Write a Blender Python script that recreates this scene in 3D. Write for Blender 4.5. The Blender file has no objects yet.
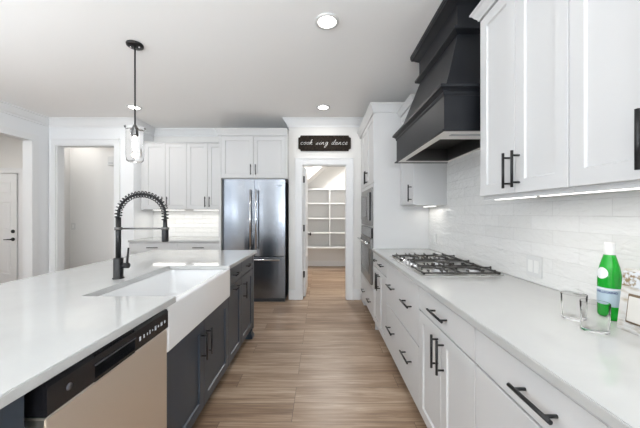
import bpy, bmesh, math, random
from mathutils import Vector, Matrix
random.seed(7)
C = bpy.context.scene.collection
PI = math.pi

# ---------------------------------------------------------------- camera
cam = bpy.data.cameras.new('camera'); co = bpy.data.objects.new('camera', cam); C.objects.link(co)
co.location = (0, 0, 1.307); co.rotation_euler = (PI/2, 0, 0)
cam.sensor_width = 36; cam.lens = 285/640*36; cam.shift_x = -1/640; cam.shift_y = -0.4/640
cam.clip_start = .02
bpy.context.scene.camera = co
# ---------------------------------------------------------------- world, light, exposure
sc = bpy.context.scene
sc.view_settings.view_transform = 'Standard'; sc.view_settings.look = 'None'
sc.view_settings.gamma = 1; sc.view_settings.use_curve_mapping = False
sc.view_settings.exposure = 0.04
w = bpy.data.worlds.new('world'); sc.world = w; w.use_nodes = True
w.node_tree.nodes['Background'].inputs[0].default_value = (.75, .86, 1, 1)
w.node_tree.nodes['Background'].inputs[1].default_value = 1.5

def area(name, loc, rot, sx, sy, power, col=(1, 1, 1), spread=PI):
    l = bpy.data.lights.new(name, 'AREA'); l.shape = 'RECTANGLE'; l.size = sx; l.size_y = sy
    l.energy = power; l.color = col; l.spread = spread
    o = bpy.data.objects.new(name, l); C.objects.link(o); o.location = loc; o.rotation_euler = rot
    return o
FILL_COL = (.87, .94, 1)
P_FILL = 80
# added fill lamps in front of assumed unseen windows, tilted up to brighten the ceiling
TU = math.radians(66)
area('upward_fill', (.1, -4.70, 1.35), (PI/2+math.radians(74), 0, 0), 1.4, 1.8, P_FILL*2.3, FILL_COL)
area('upward_fill', (-3.62, -2.35, 1.35), (PI/2+math.radians(72), 0, -PI/2), 1.9, 1.0, P_FILL*1.6, FILL_COL)
area('upward_fill', (-3.62, .25, 1.35), (PI/2+math.radians(80), 0, -PI/2), 1.9, 1.0, P_FILL*.75, FILL_COL)
area('upward_fill', (.60, -2.2, 1.35), (PI/2+math.radians(62), 0, PI/2), 2.0, 1.4, P_FILL*2.4, FILL_COL)

# ---------------------------------------------------------------- materials
def M(name, col, rough=.5, metal=0, spec=.5, **k):
    m = bpy.data.materials.new(name); m.use_nodes = True
    b = m.node_tree.nodes['Principled BSDF']
    b.inputs['Base Color'].default_value = (*col, 1); b.inputs['Roughness'].default_value = rough
    b.inputs['Metallic'].default_value = metal; b.inputs['Specular IOR Level'].default_value = spec
    for kk, v in k.items(): b.inputs[kk.replace('_', ' ')].default_value = v
    return m
def nodes(m): return m.node_tree.nodes, m.node_tree.links, m.node_tree.nodes['Principled BSDF']
def add_bump(m, scale=(40, 40, 40), strength=.1, dist=.002, detail=3):
    n, l, b = nodes(m)
    tc = n.new('ShaderNodeTexCoord'); mp = n.new('ShaderNodeMapping'); mp.inputs['Scale'].default_value = scale
    nz = n.new('ShaderNodeTexNoise'); nz.inputs['Scale'].default_value = 1; nz.inputs['Detail'].default_value = detail
    bp = n.new('ShaderNodeBump'); bp.inputs['Strength'].default_value = strength; bp.inputs['Distance'].default_value = dist
    l.new(tc.outputs['Object'], mp.inputs[0]); l.new(mp.outputs[0], nz.inputs[0])
    l.new(nz.outputs[0], bp.inputs['Height']); l.new(bp.outputs[0], b.inputs['Normal'])
    return m
WALL = add_bump(M('wall_paint', (.78, .77, .75), .65), (120,)*3, .06)
WALL_COOL_LIT = add_bump(M('cool_lit_wall_paint', (.81, .82, .83), .6), (120,)*3, .06)  # same wall paint, with the cool light on it mixed into the colour
CEIL = add_bump(M('ceiling_paint', (.94, .935, .925), .9), (60,)*3, .08)
TRIM = M('trim_paint', (.80, .805, .81), .4)
CAB = add_bump(M('white_cabinet_paint', (.62, .62, .62), .5, 0, .3), (70,)*3, .03)
NAVY = add_bump(M('charcoal_blue_paint', (.029, .042, .060), .36), (70,)*3, .03)
HOODM = M('charcoal_hood_paint', (.010, .011, .014), .42, 0, .3)
TOE = M('toe_kick_paint', (.5, .5, .5), .6)
TOED = M('dark_toe_kick_paint', (.03, .033, .037), .6)
BLACK = M('matte_black_metal', (.012, .012, .013), .38, .3)
BLACKGL = M('black_gloss_panel', (.012, .012, .014), .16)
IRON = M('cast_iron', (.06, .056, .052), .34, .5)
DARKV = M('dark_cavity', (.02, .02, .02), .7)
CHROME = M('polished_chrome', (.75, .75, .76), .12, 1)
CERAM = M('white_fireclay', (.80, .80, .80), .10)
PORC = M('white_plastic', (.68, .68, .67), .3)
GREYP = M('grey_plastic', (.45, .45, .46), .4)
SILVER = M('brushed_gunmetal', (.16, .155, .15), .35, .9)
LEDM = M('led_diffuser', (1, 1, 1), .5); _b = LEDM.node_tree.nodes['Principled BSDF']
_b.inputs['Emission Color'].default_value = (1, .97, .92, 1); _b.inputs['Emission Strength'].default_value = 1.6
LAMPM = M('lamp_diffuser', (1, 1, 1), .5); _b = LAMPM.node_tree.nodes['Principled BSDF']
_b.inputs['Emission Color'].default_value = (1, .97, .93, 1); _b.inputs['Emission Strength'].default_value = 8
BULBM = M('glowing_bulb', (1, 1, 1), .5); _b = BULBM.node_tree.nodes['Principled BSDF']
_b.inputs['Emission Color'].default_value = (1, .93, .82, 1); _b.inputs['Emission Strength'].default_value = 9
GLASS = M('clear_glass', (1, 1, 1), .02, 0, .5, Transmission_Weight=1.0, IOR=1.05)
THICKGL = M('tumbler_glass', (1, 1, 1), .03, 0, .5, Transmission_Weight=1.0, IOR=1.06)
WINGL = M('window_glass', (1, 1, 1), .0, 0, .5, Transmission_Weight=1.0, IOR=1.02)
GREEN = M('green_glass', (.01, .42, .03), .08, 0, .6, Transmission_Weight=.35, IOR=1.4)
LABELM = M('pale_blue_paper', (.40, .50, .57), .5)
LABELW = M('white_paper', (.70, .71, .72), .5)
INK = M('dark_blue_ink', (.03, .05, .16), .5)
LIGHTMK = M('pale_marking', (.55, .6, .66), .5)
OVGL = M('dark_oven_glass', (.03, .028, .026), .2, 0, .3)
WALNUT = M('brown_edge_wood', (.16, .11, .07), .5)

def steel(name, col, rough, scale, strength=.25):
    m = M(name, col, rough, 1)
    n, l, b = nodes(m)
    tc = n.new('ShaderNodeTexCoord'); mp = n.new('ShaderNodeMapping'); mp.inputs['Scale'].default_value = scale
    nz = n.new('ShaderNodeTexNoise'); nz.inputs['Scale'].default_value = 1; nz.inputs['Detail'].default_value = 4
    mr = n.new('ShaderNodeMapRange'); mr.inputs[3].default_value = rough*.75; mr.inputs[4].default_value = rough*1.35
    bp = n.new('ShaderNodeBump'); bp.inputs['Strength'].default_value = strength; bp.inputs['Distance'].default_value = .004
    l.new(tc.outputs['Object'], mp.inputs[0]); l.new(mp.outputs[0], nz.inputs[0])
    l.new(nz.outputs[0], mr.inputs[0]); l.new(mr.outputs[0], b.inputs['Roughness'])
    l.new(nz.outputs[0], bp.inputs['Height']); l.new(bp.outputs[0], b.inputs['Normal'])
    return m
STEEL = steel('brushed_steel', (.22, .235, .26), .2, (8, 8, .04), .55)
STEELD = steel('warm_steel', (.92, .87, .80), .36, (4, 4, .5), .2)
STEELO = steel('oven_steel', (.20, .196, .19), .32, (3, 3, 40), .1)
STEELT = steel('cooktop_steel', (.62, .61, .59), .28, (3, 40, 3), .05)

# quartz
QUARTZ = M('white_quartz', (.86, .86, .85), .06, 0, .35)
n, l, b = nodes(QUARTZ)
tc = n.new('ShaderNodeTexCoord'); nz = n.new('ShaderNodeTexNoise'); nz.inputs['Scale'].default_value = 2.2; nz.inputs['Detail'].default_value = 6; nz.inputs['Distortion'].default_value = 1.2
cr = n.new('ShaderNodeValToRGB'); cr.color_ramp.elements[0].position = .35; cr.color_ramp.elements[0].color = (.48, .48, .47, 1)
cr.color_ramp.elements[1].position = .62; cr.color_ramp.elements[1].color = (.505, .505, .495, 1)
l.new(tc.outputs['Object'], nz.inputs[0]); l.new(nz.outputs[0], cr.inputs[0]); l.new(cr.outputs[0], b.inputs['Base Color'])

# floor planks (boards run left-right)
FLOOR = M('oak_plank_floor', (.3, .2, .13), .38)
n, l, b = nodes(FLOOR)
tc = n.new('ShaderNodeTexCoord')
br = n.new('ShaderNodeTexBrick'); br.offset = .37; br.offset_frequency = 3; br.squash = 1
for k, v in (('Scale', 1), ('Mortar Size', .0018), ('Mortar Smooth', .2), ('Bias', 0), ('Brick Width', 1.22), ('Row Height', .178)): br.inputs[k].default_value = v
br.inputs['Color1'].default_value = (0, 0, 0, 1); br.inputs['Color2'].default_value = (1, 1, 1, 1); br.inputs['Mortar'].default_value = (.5, .5, .5, 1)
l.new(tc.outputs['Object'], br.inputs['Vector'])
def stretched(sc_, det, dist=0.0, rough=.55):
    mp = n.new('ShaderNodeMapping'); mp.inputs['Scale'].default_value = sc_
    ad = n.new('ShaderNodeVectorMath'); ad.operation = 'ADD'
    sp = n.new('ShaderNodeVectorMath'); sp.operation = 'SCALE'; sp.inputs['Scale'].default_value = 23.7
    l.new(br.outputs['Color'], sp.inputs[0])
    l.new(tc.outputs['Object'], mp.inputs[0]); l.new(mp.outputs[0], ad.inputs[0]); l.new(sp.outputs[0], ad.inputs[1])
    nz = n.new('ShaderNodeTexNoise'); nz.inputs['Scale'].default_value = 1; nz.inputs['Detail'].default_value = det
    nz.inputs['Distortion'].default_value = dist; nz.inputs['Roughness'].default_value = rough
    l.new(ad.outputs[0], nz.inputs[0]); return nz
g1 = stretched((1.9, 42, 1), 8, 1.2, .68); g2 = stretched((.9, 9, 1), 4, .8)
m1 = n.new('ShaderNodeMath'); m1.operation = 'MULTIPLY_ADD'; m1.inputs[1].default_value = 1.0
m2 = n.new('ShaderNodeMath'); m2.operation = 'MULTIPLY_ADD'; m2.inputs[1].default_value = .75
m3 = n.new('ShaderNodeMath'); m3.operation = 'MULTIPLY_ADD'; m3.inputs[1].default_value = .17; m3.inputs[2].default_value = -.46
l.new(br.outputs['Color'], m3.inputs[0])
l.new(g2.outputs[0], m2.inputs[0]); l.new(m3.outputs[0], m2.inputs[2])
l.new(g1.outputs[0], m1.inputs[0]); l.new(m2.outputs[0], m1.inputs[2])
cr = n.new('ShaderNodeValToRGB'); e = cr.color_ramp.elements
e[0].position = .18; e[0].color = (.15, .086, .051, 1); e[1].position = .80; e[1].color = (.55, .42, .305, 1)
x = e.new(.45); x.color = (.28, .186, .12, 1); x = e.new(.60); x.color = (.40, .287, .198, 1)
l.new(m1.outputs[0], cr.inputs[0])
mx = n.new('ShaderNodeMix'); mx.data_type = 'RGBA'; mx.inputs['B'].default_value = (.10, .06, .04, 1)
l.new(br.outputs['Fac'], mx.inputs['Factor']); l.new(cr.outputs[0], mx.inputs['A']); l.new(mx.outputs['Result'], b.inputs['Base Color'])
bp = n.new('ShaderNodeBump'); bp.inputs['Strength'].default_value = .15; bp.inputs['Distance'].default_value = .002
l.new(g1.outputs[0], bp.inputs['Height']); l.new(bp.outputs[0], b.inputs['Normal'])

# wavy glazed tile: u is the horizontal axis of the wall
def tile(name, axis):
    m = M(name, (.8, .8, .78), .14)
    n, l, b = nodes(m)
    tc = n.new('ShaderNodeTexCoord'); sp = n.new('ShaderNodeSeparateXYZ'); cb = n.new('ShaderNodeCombineXYZ')
    l.new(tc.outputs['Object'], sp.inputs[0]); l.new(sp.outputs[axis], cb.inputs[0]); l.new(sp.outputs[2], cb.inputs[1])
    br = n.new('ShaderNodeTexBrick'); br.offset = .5; br.offset_frequency = 2
    for k, v in (('Scale', 1), ('Mortar Size', .0010), ('Mortar Smooth', .6), ('Bias', 0), ('Brick Width', .305), ('Row Height', .0762)): br.inputs[k].default_value = v
    br.inputs['Color1'].default_value = (.79, .785, .765, 1); br.inputs['Color2'].default_value = (.835, .83, .815, 1); br.inputs['Mortar'].default_value = (.72, .71, .69, 1)
    l.new(cb.outputs[0], br.inputs['Vector']); l.new(br.outputs['Color'], b.inputs['Base Color'])
    mp = n.new('ShaderNodeMapping'); mp.inputs['Scale'].default_value = (16, 42, 1)
    nz = n.new('ShaderNodeTexNoise'); nz.inputs['Scale'].default_value = 1; nz.inputs['Detail'].default_value = 2; nz.inputs['Distortion'].default_value = .7
    l.new(cb.outputs[0], mp.inputs[0]); l.new(mp.outputs[0], nz.inputs[0])
    sb = n.new('ShaderNodeMath'); sb.operation = 'MULTIPLY_ADD'; sb.inputs[1].default_value = -.6
    l.new(br.outputs['Fac'], sb.inputs[0]); l.new(nz.outputs[0], sb.inputs[2])
    bp = n.new('ShaderNodeBump'); bp.inputs['Strength'].default_value = .8; bp.inputs['Distance'].default_value = .008
    l.new(sb.outputs[0], bp.inputs['Height']); l.new(bp.outputs[0], b.inputs['Normal'])
    return m
TILE_R = tile('glazed_white_tile', 1); TILE_B = tile('glazed_white_tile_back', 0)

# weathered black sign board, warm in the middle of the plank
SIGNM = M('weathered_dark_board', (.03, .026, .022), .7, 0, .15)
n, l, b = nodes(SIGNM)
tc = n.new('ShaderNodeTexCoord'); mp = n.new('ShaderNodeMapping'); mp.inputs['Scale'].default_value = (30, 5, 60)
nz = n.new('ShaderNodeTexNoise'); nz.inputs['Scale'].default_value = 1; nz.inputs['Detail'].default_value = 5
cr = n.new('ShaderNodeValToRGB'); cr.color_ramp.elements[0].position = .35; cr.color_ramp.elements[0].color = (.006, .0055, .005, 1)
cr.color_ramp.elements[1].position = .75; cr.color_ramp.elements[1].color = (.045, .03, .02, 1)
l.new(tc.outputs['Object'], mp.inputs[0]); l.new(mp.outputs[0], nz.inputs[0]); l.new(nz.outputs[0], cr.inputs[0]); l.new(cr.outputs[0], b.inputs['Base Color'])
# whitewashed decor
WASH = M('whitewashed_wood', (.7, .68, .64), .6)
n, l, b = nodes(WASH)
tc = n.new('ShaderNodeTexCoord'); mp = n.new('ShaderNodeMapping'); mp.inputs['Scale'].default_value = (60, 25, 60)
nz = n.new('ShaderNodeTexNoise'); nz.inputs['Scale'].default_value = 1; nz.inputs['Detail'].default_value = 4
cr = n.new('ShaderNodeValToRGB'); cr.color_ramp.elements[0].position = .28; cr.color_ramp.elements[0].color = (.42, .36, .27, 1)
cr.color_ramp.elements[1].position = .5; cr.color_ramp.elements[1].color = (.62, .61, .59, 1)
l.new(tc.outputs['Object'], mp.inputs[0]); l.new(mp.outputs[0], nz.inputs[0]); l.new(nz.outputs[0], cr.inputs[0]); l.new(cr.outputs[0], b.inputs['Base Color'])

SPECK = M('speckled_band', (.7, .68, .64), .5)
n, l, b = nodes(SPECK)
tc = n.new('ShaderNodeTexCoord'); nz = n.new('ShaderNodeTexNoise'); nz.inputs['Scale'].default_value = 75; nz.inputs['Detail'].default_value = 3
cr = n.new('ShaderNodeValToRGB'); cr.color_ramp.elements[0].position = .42; cr.color_ramp.elements[0].color = (.24, .17, .09, 1)
cr.color_ramp.elements[1].position = .56; cr.color_ramp.elements[1].color = (.60, .62, .64, 1)
l.new(tc.outputs['Object'], nz.inputs[0]); l.new(nz.outputs[0], cr.inputs[0]); l.new(cr.outputs[0], b.inputs['Base Color'])

# ---------------------------------------------------------------- helpers
class MB:
    def __init__(s): s.b = bmesh.new()
    def box(s, x0, x1, y0, y1, z0, z1, bev=0):
        x0, x1 = sorted((x0, x1)); y0, y1 = sorted((y0, y1)); z0, z1 = sorted((z0, z1))
        t = bmesh.new(); r = bmesh.ops.create_cube(t, size=1)
        for v in t.verts:
            v.co = Vector(((x0+x1)/2+v.co.x*(x1-x0), (y0+y1)/2+v.co.y*(y1-y0), (z0+z1)/2+v.co.z*(z1-z0)))
        if bev: bmesh.ops.bevel(t, geom=list(t.edges), offset=bev, segments=2, affect='EDGES')
        s.merge(t); return s
    def merge(s, t):
        m = bpy.data.meshes.new('t'); t.to_mesh(m); t.free(); s.b.from_mesh(m); bpy.data.meshes.remove(m)
    def prism(s, pts, axis, a0, a1, bev=0):
        """polygon pts in the plane normal to axis ('x': (y,z); 'y': (x,z); 'z': (x,y))"""
        t = bmesh.new()
        def P(p, a): return {'x': (a, p[0], p[1]), 'y': (p[0], a, p[1]), 'z': (p[0], p[1], a)}[axis]
        A = [t.verts.new(P(p, a0)) for p in pts]; B = [t.verts.new(P(p, a1)) for p in pts]
        t.faces.new(A); t.faces.new(B[::-1])
        for i in range(len(pts)):
            j = (i+1) % len(pts); t.faces.new((A[j], A[i], B[i], B[j]))
        bmesh.ops.recalc_face_normals(t, faces=t.faces)
        if bev: bmesh.ops.bevel(t, geom=list(t.edges), offset=bev, segments=2, affect='EDGES')
        s.merge(t); return s
    def loft(s, rings, cap=True):
        t = bmesh.new(); R = [[t.verts.new(p) for p in r] for r in rings]
        n = len(R[0])
        for a, b in zip(R, R[1:]):
            for i in range(n): t.faces.new((a[i], a[(i+1) % n], b[(i+1) % n], b[i]))
        if cap: t.faces.new(R[0][::-1]); t.faces.new(R[-1])
        bmesh.ops.recalc_face_normals(t, faces=t.faces); s.merge(t); return s
    def lathe(s, prof, c=(0, 0, 0), n=32, close=False):
        """prof: (r,z) list, around z"""
        t = bmesh.new(); R = []
        for r, z in prof:
            if r < 1e-6: R.append([t.verts.new((c[0], c[1], c[2]+z))])
            else: R.append([t.verts.new((c[0]+r*math.cos(2*PI*k/n), c[1]+r*math.sin(2*PI*k/n), c[2]+z)) for k in range(n)])
        L = list(zip(R, R[1:])) + ([(R[-1], R[0])] if close else [])
        for a, b in L:
            for k in range(n):
                j = (k+1) % n
                if len(a) == 1 and len(b) == 1: continue
                if len(a) == 1: t.faces.new((a[0], b[k], b[j]))
                elif len(b) == 1: t.faces.new((a[k], a[j], b[0]))
                else: t.faces.new((a[k], a[j], b[j], b[k]))
        bmesh.ops.recalc_face_normals(t, faces=t.faces)
        for f in t.faces: f.smooth = True
        s.merge(t); return s
    def tube(s, pts, r, n=10, smooth=True):
        pts = [Vector(p) for p in pts]; t = bmesh.new(); R = []
        up = Vector((0, 0, 1)) if abs((pts[1]-pts[0]).normalized().z) < .9 else Vector((1, 0, 0))
        d = (pts[1]-pts[0]).normalized(); a = d.cross(up).normalized(); 
        for i, p in enumerate(pts):
            d = ((pts[min(i+1, len(pts)-1)]-pts[max(i-1, 0)])).normalized()
            a = (a - d*a.dot(d)).normalized(); bb = d.cross(a)
            rr = r[i] if isinstance(r, (list, tuple)) else r
            R.append([t.verts.new(p+a*math.cos(2*PI*k/n)*rr+bb*math.sin(2*PI*k/n)*rr) for k in range(n)])
        for a_, b_ in zip(R, R[1:]):
            for k in range(n): t.faces.new((a_[k], a_[(k+1) % n], b_[(k+1) % n], b_[k]))
        c1 = t.faces.new(R[0][::-1]); c2 = t.faces.new(R[-1])
        bmesh.ops.recalc_face_normals(t, faces=t.faces)
        if smooth:
            for f in t.faces: f.smooth = len(f.verts) == 4
        s.merge(t); return s
    def build(s, name, mat, parent=None):
        me = bpy.data.meshes.new(name)
        xs = [v.co for v in s.b.verts]
        if parent is None:
            lo = Vector((min(v.x for v in xs), min(v.y for v in xs), min(v.z for v in xs))); hi = Vector((max(v.x for v in xs), max(v.y for v in xs), max(v.z for v in xs)))
            org = Vector(((lo.x+hi.x)/2, (lo.y+hi.y)/2, lo.z))
        else:
            org = Vector((0, 0, 0)); p = parent
            while p is not None: org += p.location; p = p.parent
        for v in s.b.verts: v.co -= org
        s.b.to_mesh(me); s.b.free(); me.materials.append(mat)
        o = bpy.data.objects.new(name, me); C.objects.link(o)
        if parent is None: o.location = org
        else: o.parent = parent
        return o
def box(name, mat, parent, *a, bev=0): return MB().box(*a, bev=bev).build(name, mat, parent)
def thing(name, loc, label, cat, group=None):
    o = bpy.data.objects.new(name, None); C.objects.link(o); o.location = loc; o.empty_display_size = .1
    o['label'] = label; o['category'] = cat
    if group: o['group'] = group
    return o
def tag(o, label, cat, group=None):
    o['label'] = label; o['category'] = cat
    if group: o['group'] = group
    return o
def struct(name, mat, *boxes):
    m = MB()
    for b_ in boxes: m.box(*b_)
    o = m.build(name, mat); o['kind'] = 'structure'; return o
def ss(o): o['kind'] = 'structure'; return o

class Fr:
    """a cabinet front: u runs along it, v is height, w points out of it"""
    def __init__(s, kind, face): s.k = kind; s.f = face
    def p(s, u, v, w):
        if s.k == 'R': return Vector((s.f-w, u, v))      # faces -X
        if s.k == 'I': return Vector((s.f+w, u, v))      # faces +X
        return Vector((u, s.f-w, v))                      # faces -Y
    def box(s, m, u0, u1, v0, v1, w0, w1, bev=0):
        a = s.p(u0, v0, w0); c = s.p(u1, v1, w1); m.box(a.x, c.x, a.y, c.y, a.z, c.z, bev=bev); return m
G = .0018
def slab(fr, u0, u1, v0, v1, mat, parent, name='drawer'):
    m = MB(); fr.box(m, u0+G, u1-G, v0+G, v1-G, 0, .02, .002); return m.build(name, mat, parent)
def shaker(fr, u0, u1, v0, v1, mat, parent, name='door', st=.058):
    u0 += G; u1 -= G; v0 += G; v1 -= G
    T = .02; D = .009
    def ring(i, w): return [fr.p(u0+i, v0+i, w), fr.p(u1-i, v0+i, w), fr.p(u1-i, v1-i, w), fr.p(u0+i, v1-i, w)]
    m = MB(); m.loft([ring(0, 0), ring(0, T-.0018), ring(.0018, T), ring(st, T), ring(st+.004, T-D), ring(st+.006, T-D)])
    return m.build(name, mat, parent)
def pull(fr, parent, u, v, horiz, L=.165, mat=BLACK):
    m = MB(); h = L/2; q = h-.022
    if horiz:
        m.tube([fr.p(u-h, v, .054), fr.p(u+h, v, .054)], .0062)
        for s_ in (-q, q): m.tube([fr.p(u+s_, v, .0195), fr.p(u+s_, v, .054)], .0048)
    else:
        m.tube([fr.p(u, v-h, .054), fr.p(u, v+h, .054)], .0062)
        for s_ in (-q, q): m.tube([fr.p(u, v+s_, .0195), fr.p(u, v+s_, .054)], .0048)
    return m.build('handle', mat, parent)

# ================================================================ SETTING
H = 2.74; XR = 1.219; XL = -4.13; YP = 4.33; YB = 4.85
struct('floor', FLOOR, (-6.6, 1.35, -5.1, 7.25, -.1, 0))
struct('ceiling', CEIL, (-6.6, 1.35, -5.1, 7.25, H, H+.1))
struct('wall_right', WALL, (XR, XR+.12, -1.1, YP, 0, H), (XR, XR+.12, -5, -3.3, 0, H), (XR, XR+.12, -3.3, -1.1, 0, .3), (XR, XR+.12, -3.3, -1.1, 2.5, H))
struct('wall_back', WALL, (-2.85, -.49, YB, YB+.12, 0, H))
# pantry front wall with its opening, and the short return beside the fridge
struct('wall_pantry', WALL, (-.49, -.29, YP, YP+.12, 0, H), (.39, XR+.12, YP, YP+.12, 0, H), (-.29, .39, YP, YP+.12, 2.05, H), (-.49, -.37, YP+.12, YB+.12, 0, H))
struct('wall_hall', WALL_COOL_LIT, (XL-.12, -4.02, YP, YP+.12, 0, H), (-3.135, -2.85, YP, YP+.12, 0, H), (-4.02, -3.135, YP, YP+.12, 2.35, H), (-2.97, -2.85, YP+.12, YB+.12, 0, H))
struct('wall_left', WALL_COOL_LIT, (XL-.12, XL, 4.06, YP, 0, H), (XL-.12, XL, 1.9, 4.06, 2.35, H), (XL-.12, XL, 1.3, 1.9, 0, H), (XL-.12, XL, -1.3, -.8, 0, H), (XL-.12, XL, -5, -3.45, 0, H),
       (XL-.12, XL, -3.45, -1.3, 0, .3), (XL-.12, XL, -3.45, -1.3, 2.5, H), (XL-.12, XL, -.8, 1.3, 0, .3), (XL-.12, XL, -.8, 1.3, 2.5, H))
struct('wall_foyer', WALL, (-6.6, -2.97, 5.1, 5.22, 0, H), (-4.61, -4.49, YP+.12, 5.1, 0, H), (-6.6, -6.48, 1.9, 5.1, 0, H), (-6.48, XL-.12, 1.78, 1.9, 0, H))
struct('wall_rear', WALL, (XL-.12, -.75, -5.1, -4.98, 0, H), (.95, XR+.12, -5.1, -4.98, 0, H),
       (-.75, .95, -5.1, -4.98, 0, .3), (-.75, .95, -5.1, -4.98, 2.5, H))
struct('wall_pantry_back', WALL, (-1.1, 1.1, 7.1, 7.22, 0, H))
struct('wall_pantry_left', WALL, (-1.1, -.98, YB+.12, 7.1, 0, H))
struct('wall_pantry_right', WALL, (.98, 1.1, YP+.12, 7.1, 0, H))
ss(MB().prism([(-.98, 1.43), (.46, 2.735), (-.98, 2.735)], 'y', 6.3, 7.1).build('ceiling_stair_slope', WALL))
# unseen windows, added and placed to suit the fill lamps
def window(name, fr, u0, u1, v0, v1):
    o = MB(); t = .06
    for a in ((u0, u0+t, v0, v1), (u1-t, u1, v0, v1), (u0+t, u1-t, v0, v0+t), (u0+t, u1-t, v1-t, v1), (u0+t, u1-t, (v0+v1)/2-.02, (v0+v1)/2+.02), ((u0+u1)/2-.02, (u0+u1)/2+.02, v0+t, v1-t)):
        fr.box(o, *a, -.06, -.02)
    f = ss(o.build(name, TRIM))
    g = MB(); fr.box(g, u0+t, u1-t, v0+t, v1-t, -.045, -.040); g.build('pane', WINGL, f)
class FrRear(Fr):
    def p(s, u, v, w): return Vector((u, s.f+w, v))
window('added_window_1', FrRear('X', -4.98), -.75, .95, .3, 2.5)
window('added_window_2', Fr('I', XL), -3.45, -1.3, .3, 2.5)
window('added_window_4', Fr('R', XR), -3.3, -1.1, .3, 2.5)
window('added_window_3', Fr('I', XL), -.8, 1.3, .3, 2.5)

# crown mouldings
def crown_prof(s=1.0): # (out, down) from the wall/ceiling corner
    return [(0, 0), (.082, 0), (.082, -.014), (.066, -.022), (.052, -.048), (.030, -.082), (.014, -.100), (.014, -.122), (0, -.122)]
PATH = [((XL, -4.98), (1, 0)), ((XL, YP), (1, -1)), ((-2.85, YP), (1, -1)), ((-2.85, YB), (1, -1)), ((-.49, YB), (-1, -1)), ((-.49, YP), (-1, -1)), ((XR, YP), (0, -1))]
for k, ((p0, m0), (p1, m1)) in enumerate(zip(PATH, PATH[1:])):
    rs = [[(p[0]+mm_[0]*a, p[1]+mm_[1]*a, H+d) for a, d in crown_prof()] for p, mm_ in ((p0, m0), (p1, m1))]
    ss(MB().loft(rs).build('trim_%d' % (k+1), TRIM))
# casings
def casing(name, x0, x1, z1, y, w_=.095):
    m = MB(); yy = (y-.018, y)
    m.box(x0-w_, x0, *yy, 0, z1, bev=.003).box(x1, x1+w_, *yy, 0, z1, bev=.003).box(x0-w_, x1+w_, *yy, z1, z1+w_, bev=.003)
    m.box(x0-w_-.0, x0-w_+.014, y-.027, y-.016, 0, z1+w_).box(x1+w_-.014, x1+w_, y-.027, y-.016, 0, z1+w_).box(x0-w_, x1+w_, y-.027, y-.016, z1+w_-.014, z1+w_)
    # jamb lining
    m.box(x0, x0+.012, y, y+.12, 0, z1).box(x1-.012, x1, y, y+.12, 0, z1).box(x0+.012, x1-.012, y, y+.12, z1-.012, z1)
    return ss(m.build(name, TRIM))
casing('trim_7', -.29, .39, 2.05, YP, .10)
casing('trim_8', -4.02, -3.135, 2.35, YP, .09)
m = MB().box(XL, XL+.018, 4.06, 4.15, 0, 2.35).box(XL, XL+.018, 1.81, 4.15, 2.35, 2.44).box(XL, XL+.018, 1.81, 1.9, 0, 2.35)
ss(m.build('trim_9', TRIM))
casing('trim_10', -6.26, -5.40, 2.03, 5.1, .09)
# baseboards
def base(name, *bx):
    m = MB()
    for a in bx: m.box(*a)
    ss(m.build(name, TRIM))
base('baseboard_pantry', (.49, .585, YP-.016, YP, 0, .16), (-.49, -.39, YP-.016, YP, 0, .16))
base('baseboard_pantry_back', (-.98, .98, 7.084, 7.1, 0, .13))
base('baseboard_hall', (-4.49, -2.97, 5.084, 5.1, 0, .14), (-3.045, -2.85, YP-.016, YP, 0, .14))
base('baseboard_foyer', (-5.31, -4.61, 5.084, 5.1, 0, .14))
base('baseboard_left', (XL, XL+.016, -4.98, 1.81, 0, .14))

# front door in the foyer (six panel)
def panel_door(name, x0, x1, y, z1, rows):
    """door facing -Y, front face at y"""
    m = MB(); m.box(x0, x1, y, y+.04, .01, z1, bev=.002)
    o = ss(m.build(name, TRIM)); w_ = (x1-x0)
    for cx0, cx1 in ((x0+.11, x0+w_/2-.045), (x0+w_/2+.045, x1-.11)):
        for z0_, z1_ in rows:
            pm = MB()
            def ring(i, yy): return [(cx0+i, yy, z0_+i), (cx1-i, yy, z0_+i), (cx1-i, yy, z1_-i), (cx0+i, yy, z1_-i)]
            pm.loft([ring(0, y), ring(0, y-.007), ring(.012, y-.007), ring(.02, y-.001), ring(.035, y-.001), ring(.05, y-.006), ring(.052, y-.006)])
            pm.build('panel', TRIM, o)
    return o
d1 = panel_door('door_1', -6.24, -5.415, 5.09-.02, 2.02, ((.22, .83), (1.0, 1.52), (1.64, 1.88)))
hm = MB().lathe([(0, 0), (.028, 0), (.03, .008), (.02, .02), (0, .022)]); 
def facing(prof, x, y, z, mb=None, n=24):   # lathe about -Y axis
    t = MB().lathe(prof, n=n); 
    bmesh.ops.rotate(t.b, verts=t.b.verts, cent=(0, 0, 0), matrix=Matrix.Rotation(PI/2, 3, 'X'))
    bmesh.ops.translate(t.b, verts=t.b.verts, vec=(x, y, z))
    if mb is None: return t
    mb.merge(t.b); return mb
hm.b.free()
facing([(0, 0), (.032, 0), (.032, .012), (.018, .022), (0, .024)], -5.475, 5.07, .99).build('deadbolt', BLACK, d1)
m = facing([(0, 0), (.032, 0), (.032, .01), (.012, .014), (.012, .05), (0, .05)], -5.475, 5.07, .85)
m.tube([(-5.475, 5.025, .85), (-5.53, 5.022, .85), (-5.60, 5.028, .846)], [.011, .010, .008]); m.build('handle', BLACK, d1)

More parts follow.
